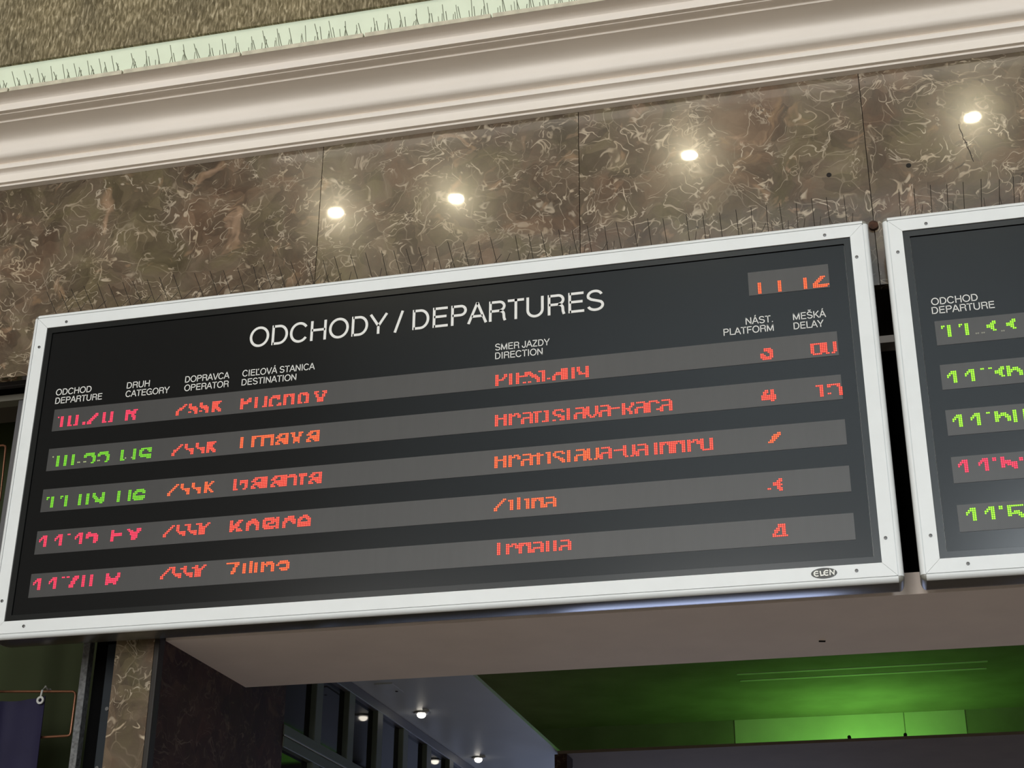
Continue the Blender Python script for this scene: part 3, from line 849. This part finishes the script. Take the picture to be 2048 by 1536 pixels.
def board(idx, x0, label):
    b = thing('departure_board', label, 'departure board', (x0 + W / 2, 0.06, -0.052), 'wall mounted departure boards')
    bm = B()
    box(bm, x0 + 0.001, x0 + W - 0.001, 0.016, 0.140, 0.001, H - 0.001)
    obj('housing', bm, 'housing', b)
    for s in ('top', 'bottom', 'left', 'right'):
        bm = B()
        rail_mesh(bm, s, x0)
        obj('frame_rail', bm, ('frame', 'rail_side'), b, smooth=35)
    for cx, cz, a0 in ((x0 - 0.0374, -0.0374, 180), (x0 + W + 0.0374, -0.0374, 270), (x0 + W + 0.0374, H + 0.0374, 0), (x0 - 0.0374, H + 0.0374, 90)):
        bm = B()
        cap_mesh(bm, cx, cz, a0)
        obj('corner_cap', bm, 'cap', b, smooth=40)
    for sx, sz in ((0.066, H + 0.014), (-0.018, H - 0.066), (W - 0.069, H + 0.014), (W + 0.013, H - 0.067), (W + 0.015, 0.065), (W - 0.065, -0.017), (-0.016, 0.063), (0.067, -0.018)):
        bm = B()
        disc_y(bm, x0 + sx, sz, -0.0016, 0.002, 0.0046, 12, dome=0.0008)
        obj('screw', bm, 'screw', b)
    bm = B()                                                    # black bezel lip around the panel
    g = 0.0185
    for a in ((x0, x0 + W, 0.0, g), (x0, x0 + W, H - g, H), (x0, x0 + g, g, H - g), (x0 + W - g, x0 + W, g, H - g)):
        box(bm, a[0], a[1], 0.0035, 0.0150, a[2], a[3])
    bmesh.ops.remove_doubles(bm, verts=bm.verts[:], dist=1e-6)
    obj('bezel', bm, 'bezel', b)
    bm = B()
    box(bm, x0 + g + 0.0015, x0 + W - g - 0.0015, 0.0075, 0.0155, g + 0.0015, H - g - 0.0015)
    obj('display_panel', bm, 'panel', b)
    strips = {}
    for row, (za, zb) in STRIPZ.items():
        if row == 0 and idx == 2: continue
        xa, xb = (x0 + 0.064, x0 + 2.440) if row else (x0 + 2.2085, x0 + 2.4325)
        if idx == 2: xa = x0 + 0.057
        bm = B()
        box(bm, xa, xb, 0.0064, 0.0080, za, zb)
        strips[row] = (obj('led_strip', bm, 'strip', b), xa)
    for bi, row, colr, ents in LED:
        if bi != idx: continue
        so, xa = strips[row]
        words = []
        for e in sorted(ents, key=lambda e: e[1]):
            end = e[1] + max(len(r_) for r_ in e[0].split('/'))
            if words and e[1] - words[-1][1] <= 2: words[-1][0].append(e); words[-1][1] = end
            else: words.append([[e], end])
        for w_, _e in words: obj('led_word', led_mesh(w_, xa, STRIPZ[row][1]), ('led_' + colr, 'rim_' + colr), so)
    y0, y1 = 0.0066, 0.0078
    heads = [('ODCHOD', 0.060, 0.181, .7185), ('DEPARTURE', 0.062, 0.222, .6895)] if idx == 1 else [('ODCHOD', x0 + 0.055, x0 + 0.177, .7195), ('DEPARTURE', x0 + 0.054, x0 + 0.219, .6925)]
    if idx == 1:
        heads += [('DRUH', 0.301, 0.377, .717), ('CATEGORY', 0.300, 0.446, .6885), ('DOPRAVCA', 0.495, 0.640, .717), ('OPERATOR', 0.495, 0.640, .6885),
                  ('CIEĽOVÁ STANICA', 0.682, 0.914, .7175), ('DESTINATION', 0.682, 0.857, .6880), ('SMER JAZDY', 1.470, 1.632, .718), ('DIRECTION', 1.470, 1.611, .690),
                  ('NÁST.', 2.194, 2.269, .7185), ('PLATFORM', 2.131, 2.270, .691), ('MEŠKÁ', 2.325, 2.415, .7175), ('DELAY', 2.325, 2.407, .6885)]
        obj('title_lettering', text('ODCHODY / DEPARTURES', 0.696, 1.793, 0.8135, 0.0665, y0, y1), 'letter', b)
        bm = B()
        disc_y(bm, 2.353, -0.0182, -0.0012, 0.0, 0.033, 32, rz=0.0142)
        bd = obj('maker_badge', bm, 'badge', b)
        bm = B()
        cz = -0.0182
        u = 0.0068
        yb0, yb1 = -0.0020, -0.0010

        def S(pts, ox, w=0.0031): stroke(bm, [(2.353 + ox + px * u, cz + pz * u + 0.02 * ox) for px, pz in pts], w, yb0, yb1)
        S(arc(0.15, 0.0, 1.0, 0.95, 55, 305, 14), -0.0195)
        S([(-0.7, 0.0), (0.75, 0.1)], -0.0195, 0.0022)
        S([(-0.55, 0.95), (-0.35, -0.85), (0.75, -0.7)], -0.0058)
        S(arc(0.15, 0.0, 1.0, 0.95, 50, 305, 14), 0.0055)
        S([(-0.6, 0.0), (0.7, 0.1)], 0.0055, 0.0022)
        S([(-0.75, -1.05), (-0.65, 1.0), (0.65, -0.75), (0.9, 0.95)], 0.0200)
        obj('badge_lettering', bm, 'badge_white', bd)
    for s, a, c, z in heads:
        obj('heading_lettering', text(s, a, c, z, 0.0212, y0, y1, 1.02), 'letter', b)
    return b


board(1, 0.0, 'large departures board with white headline and a clock at top right')
board(2, 2.643, 'second departures board cut off by the right edge of the photo')

# ------------------------------------------------------------------ bird spikes
random.seed(7)


def wire_mesh(name, r, L, mat):
    bm = B()
    tube(bm, [(0, 0, 0), (0, 0, L * 0.5), (0, 0, L)], r, 5)
    me = bpy.data.meshes.new(name)
    bm.to_mesh(me)
    bm.free()
    me.materials.append(M[mat])
    return me


WD = wire_mesh('dark_wire', 0.0009, 1.0, 'spike')
WP = wire_mesh('pale_wire', 0.0013, 1.0, 'spike_pale')


def wire(root, me, a, b, name='spike'):
    o = bpy.data.objects.new(name, me)
    COL.objects.link(o)
    o.parent = root
    v = Vector(b) - Vector(a)
    o.location = Vector(a) - LOC[root.name]
    o.rotation_mode = 'QUATERNION'
    o.rotation_quaternion = v.to_track_quat('Z', 'Y')
    o.scale = (1, 1, v.length)
    return o


def board_spikes(xa, xb, label):
    zt = 1.0091 if xa < 2.58 else 1.0091
    t = thing('bird_spike_strip', label, 'bird spikes', ((xa + xb) / 2, 0.055, zt), 'bird spike strips on top of the boards')
    bm = B()
    box(bm, xa, xb, 0.042, 0.068, zt, zt + 0.004, 0.001)
    obj('spike_base', bm, 'spike_base', t)
    x = xa + 0.02
    while x < xb - 0.012:
        j = random.uniform(-1, 1)
        wire(t, WD, (x, 0.052, zt + 0.003), (x + 0.004 * j, -0.034 + 0.006 * j, zt + 0.062 + 0.005 * random.uniform(-1, 1)))
        if random.random() < 0.75:
            wire(t, WD, (x + 0.012, 0.058, zt + 0.003), (x + 0.016 + 0.02 * random.uniform(-1, 1), 0.125, zt + 0.095))
        x += 0.0445 + 0.004 * random.uniform(-1, 1)


ORD = ('leftmost', 'second from left', 'third from left', 'fourth from left', 'fifth from left', 'sixth from left')
xs = [-0.02, 0.49, 1.00, 1.51, 2.02, 2.53]
for k in range(5):
    board_spikes(xs[k] + 0.004, xs[k + 1] - 0.004, 'thin dark bird spikes on top of the large board, %s of five strips' % ORD[k])
board_spikes(2.625, 3.12, 'thin dark bird spikes on top of the cut-off right board')


def cornice_spikes(xa, xb, label, fan):
    zt = 1.8246
    t = thing('bird_spike_strip', label, 'bird spikes', ((xa + xb) / 2, -0.085, zt), 'bird spike strips on the cornice ledge')
    bm = B()
    box(bm, xa, xb, WY - 0.2848, WY - 0.225, 1.8084, zt, 0.001)
    obj('spike_base', bm, 'spike_base', t)
    x = xa + 0.012
    while x < xb - 0.02:
        q = lambda s: s * random.uniform(-1, 1)
        if fan:
            for dx, dy, dz in ((0.0, 0.004, 0.042), (0.010, -0.006, 0.046), (0.018, -0.034, 0.055), (0.027, -0.034, 0.034)):
                if random.random() < 0.93:
                    wire(t, WP, (x + dx, -0.100, zt + 0.003), (x + dx + q(0.006), -0.100 + dy + q(0.008), zt + dz + q(0.006)))
        else:
            for dx, dy, dz in ((0.0, -0.036, 0.052), (0.002, 0.004, 0.044), (0.010, -0.004, 0.040), (0.020, -0.034, 0.030)):
                wire(t, WP, (x + dx, -0.100, zt + 0.003), (x + dx + q(0.003), -0.100 + dy + q(0.005), zt + dz + q(0.004)))
        x += 0.0455 if not fan else 0.0455


cx = [-0.62, -0.20, 0.22, 0.64, 1.06, 1.48, 1.90]
for k in range(6):
    cornice_spikes(cx[k] + 0.003, cx[k + 1] - 0.003, 'pale bird spikes on the cornice ledge, %s of six strips' % ORD[k], k >= 2)

# ------------------------------------------------------------------ passage fittings
for k, (px, py, lb) in enumerate(((0.532, 2.396, 'lit ceiling spotlight nearer the lintel, in the white passage ceiling'), (0.511, 3.411, 'lit ceiling spotlight farther down the passage, near the lower picture edge'))):
    t = thing('ceiling_spotlight', lb, 'spotlight', (px, py, 0.225), 'passage ceiling spotlights')
    bm = B()
    n = 20
    for (ra, za), (rb, zb) in (((0.034, 0.2245), (0.032, 0.219)), ((0.032, 0.219), (0.020, 0.217)), ((0.020, 0.217), (0.019, 0.2245))):
        for s in range(n):
            a, c = 2 * math.pi * s / n, 2 * math.pi * (s + 1) / n
            vs = [bm.verts.new((px + r_ * math.cos(q_), py + r_ * math.sin(q_), z_)) for r_, q_, z_ in ((ra, a, za), (ra, c, za), (rb, c, zb), (rb, a, zb))]
            bm.faces.new(vs)
    bmesh.ops.remove_doubles(bm, verts=bm.verts[:], dist=1e-5)
    obj('ring', bm, 'ring', t, smooth=40)
    bm = B()
    bmesh.ops.create_uvsphere(bm, u_segments=16, v_segments=8, radius=0.019, matrix=Matrix.Translation((px, py, 0.214)) @ Matrix.Scale(0.7, 4, (0, 0, 1)))
    obj('bulb', bm, 'lamp', t, smooth=60)
    bm = B()
    box(bm, px + 0.018, px + 0.048, py - 0.05, py - 0.044, 0.214, 0.2245, 0.002)
    obj('spring_clip', bm, 'clip', t)
bm = B()
box(bm, 0.500, 0.575, 1.86, 2.01, 0.2215, 0.2249, 0.001)
hp = obj('ceiling_hatch', bm, 'white_ceiling')
tag(hp, 'small flush hatch in the white passage ceiling beside the glazed partition', 'ceiling hatch')
bm = B()
tube(bm, [(0.553, 1.985, 0.2225), (0.553, 1.985, 0.2195)], 0.006, 8)
obj('latch', bm, 'hole', hp)

gl = thing('led_floodlight', 'green floodlight lying on the far slab, washing the coffer', 'floodlight', (2.30, 5.60, 0.2265))
bm = B()
box(bm, 2.16, 2.44, 5.56, 5.64, 0.2268, 0.262, 0.004)
obj('lamp_body', bm, 'steel_dark', gl)
bm = B()
box(bm, 2.18, 2.42, 5.57, 5.63, 0.2622, 0.2650)
obj('lamp_lens', bm, 'green_led', gl)
for bx, lb in ((2.285, 'left of two small dark bolts on the far slab edge under the green glow'), (2.535, 'right of two small dark bolts on the far slab edge under the green glow')):
    bm = B()
    disc_y(bm, bx, 0.2345, 3.345, 3.375, 0.008, 10)
    tag(obj('slab_bolt', bm, 'hole'), lb, 'bolt', 'bolts on the far slab edge')
gpl = bpy.data.lights.new('green_floodlight_light', 'POINT')
gpl.energy = 8.2
gpl.color = (0.30, 1.0, 0.17)
gpl.shadow_soft_size = 0.05
gpo = bpy.data.objects.new('green_floodlight_light', gpl)
COL.objects.link(gpo)
gpo.location = (2.30, 5.60, 0.33 + Z0)

# ------------------------------------------------------------------ shopfront hangings
def bent_rod(pts, label):
    bm = B()
    tube(bm, pts, 0.0040, 8)
    o = obj('hanging_rod', bm, 'copper', smooth=60)
    tag(o, label, 'hanging rod', 'bent copper rods in the shopfront')
    return o


bent_rod([(-1.3, 0.42, -0.045), (0.010, 0.42, -0.110), (0.0175, 0.42, -0.1155), (0.0190, 0.42, -0.124), (0.0185, 0.42, -0.238), (0.0165, 0.42, -0.2455), (0.009, 0.42, -0.2475), (-1.3, 0.42, -0.262)],
         'bent copper rod loop carrying the navy banner')
bent_rod([(-1.3, 0.42, 0.775), (-0.372, 0.42, 0.756), (-0.364, 0.42, 0.752), (-0.362, 0.42, 0.744), (-0.352, 0.42, 0.555), (-1.3, 0.42, 0.545)],
         'bent copper rod at the left edge beside the large board')
bm = B()
nx, nz = 26, 10
grid = []
for i in range(nx + 1):
    col_ = []
    for j in range(nz + 1):
        x = -0.069 - 0.75 * i / nx
        z = -0.126 - 0.012 * math.sin(math.pi * min(1, i / 8)) - 0.62 * j / nz
        y = 0.392 + 0.008 * math.sin(i * 0.9 + 0.3 * j) * (0.3 + j / nz) + 0.004 * math.sin(2.3 * i)
        col_.append((x, y, z))
    grid.append(col_)
fa = [[bm.verts.new(q) for q in c] for c in grid]
fb = [[bm.verts.new((q[0], q[1] + 0.003, q[2])) for q in c] for c in grid]
for i in range(nx):
    for j in range(nz):
        bm.faces.new((fa[i][j], fa[i + 1][j], fa[i + 1][j + 1], fa[i][j + 1]))
        bm.faces.new((fb[i][j], fb[i][j + 1], fb[i + 1][j + 1], fb[i + 1][j]))
for i in range(nx):
    bm.faces.new((fa[i][0], fb[i][0], fb[i + 1][0], fa[i + 1][0]))
    bm.faces.new((fa[i][nz], fa[i + 1][nz], fb[i + 1][nz], fb[i][nz]))
for j in range(nz):
    bm.faces.new((fa[0][j], fa[0][j + 1], fb[0][j + 1], fb[0][j]))
    bm.faces.new((fa[nx][j], fb[nx][j], fb[nx][j + 1], fa[nx][j + 1]))
bn = obj('banner', bm, 'banner', smooth=60)
tag(bn, 'dark navy cloth banner hanging in the shopfront at bottom left', 'banner')
bm = B()
n = 22
for s in range(n):
    a, c = 2 * math.pi * s / n, 2 * math.pi * (s + 1) / n
    for r0_, r1_, y_ in ((0.006, 0.0125, 0.381),):
        bm.faces.new([bm.verts.new((-0.079 + r_ * math.cos(q_), y_, -0.141 + r_ * math.sin(q_))) for r_, q_ in ((r0_, a), (r1_, a), (r1_, c), (r0_, c))])
bmesh.ops.remove_doubles(bm, verts=bm.verts[:], dist=1e-5)
ex = bmesh.ops.extrude_face_region(bm, geom=bm.faces[:])
for v in [g_ for g_ in ex['geom'] if isinstance(g_, bmesh.types.BMVert)]: v.co.y += 0.005
obj('eyelet', bm, 'clip', bn)
bm = B()
tube(bm, [(-0.079, 0.383, -0.130), (-0.0785, 0.386, -0.110), (-0.078, 0.400, -0.094), (-0.078, 0.420, -0.1005), (-0.078, 0.432, -0.097)], 0.0032, 8)
hk = obj('hook', bm, 'clip', smooth=60)
tag(hk, 'small pale hook holding the banner eyelet on the copper rod', 'hook')
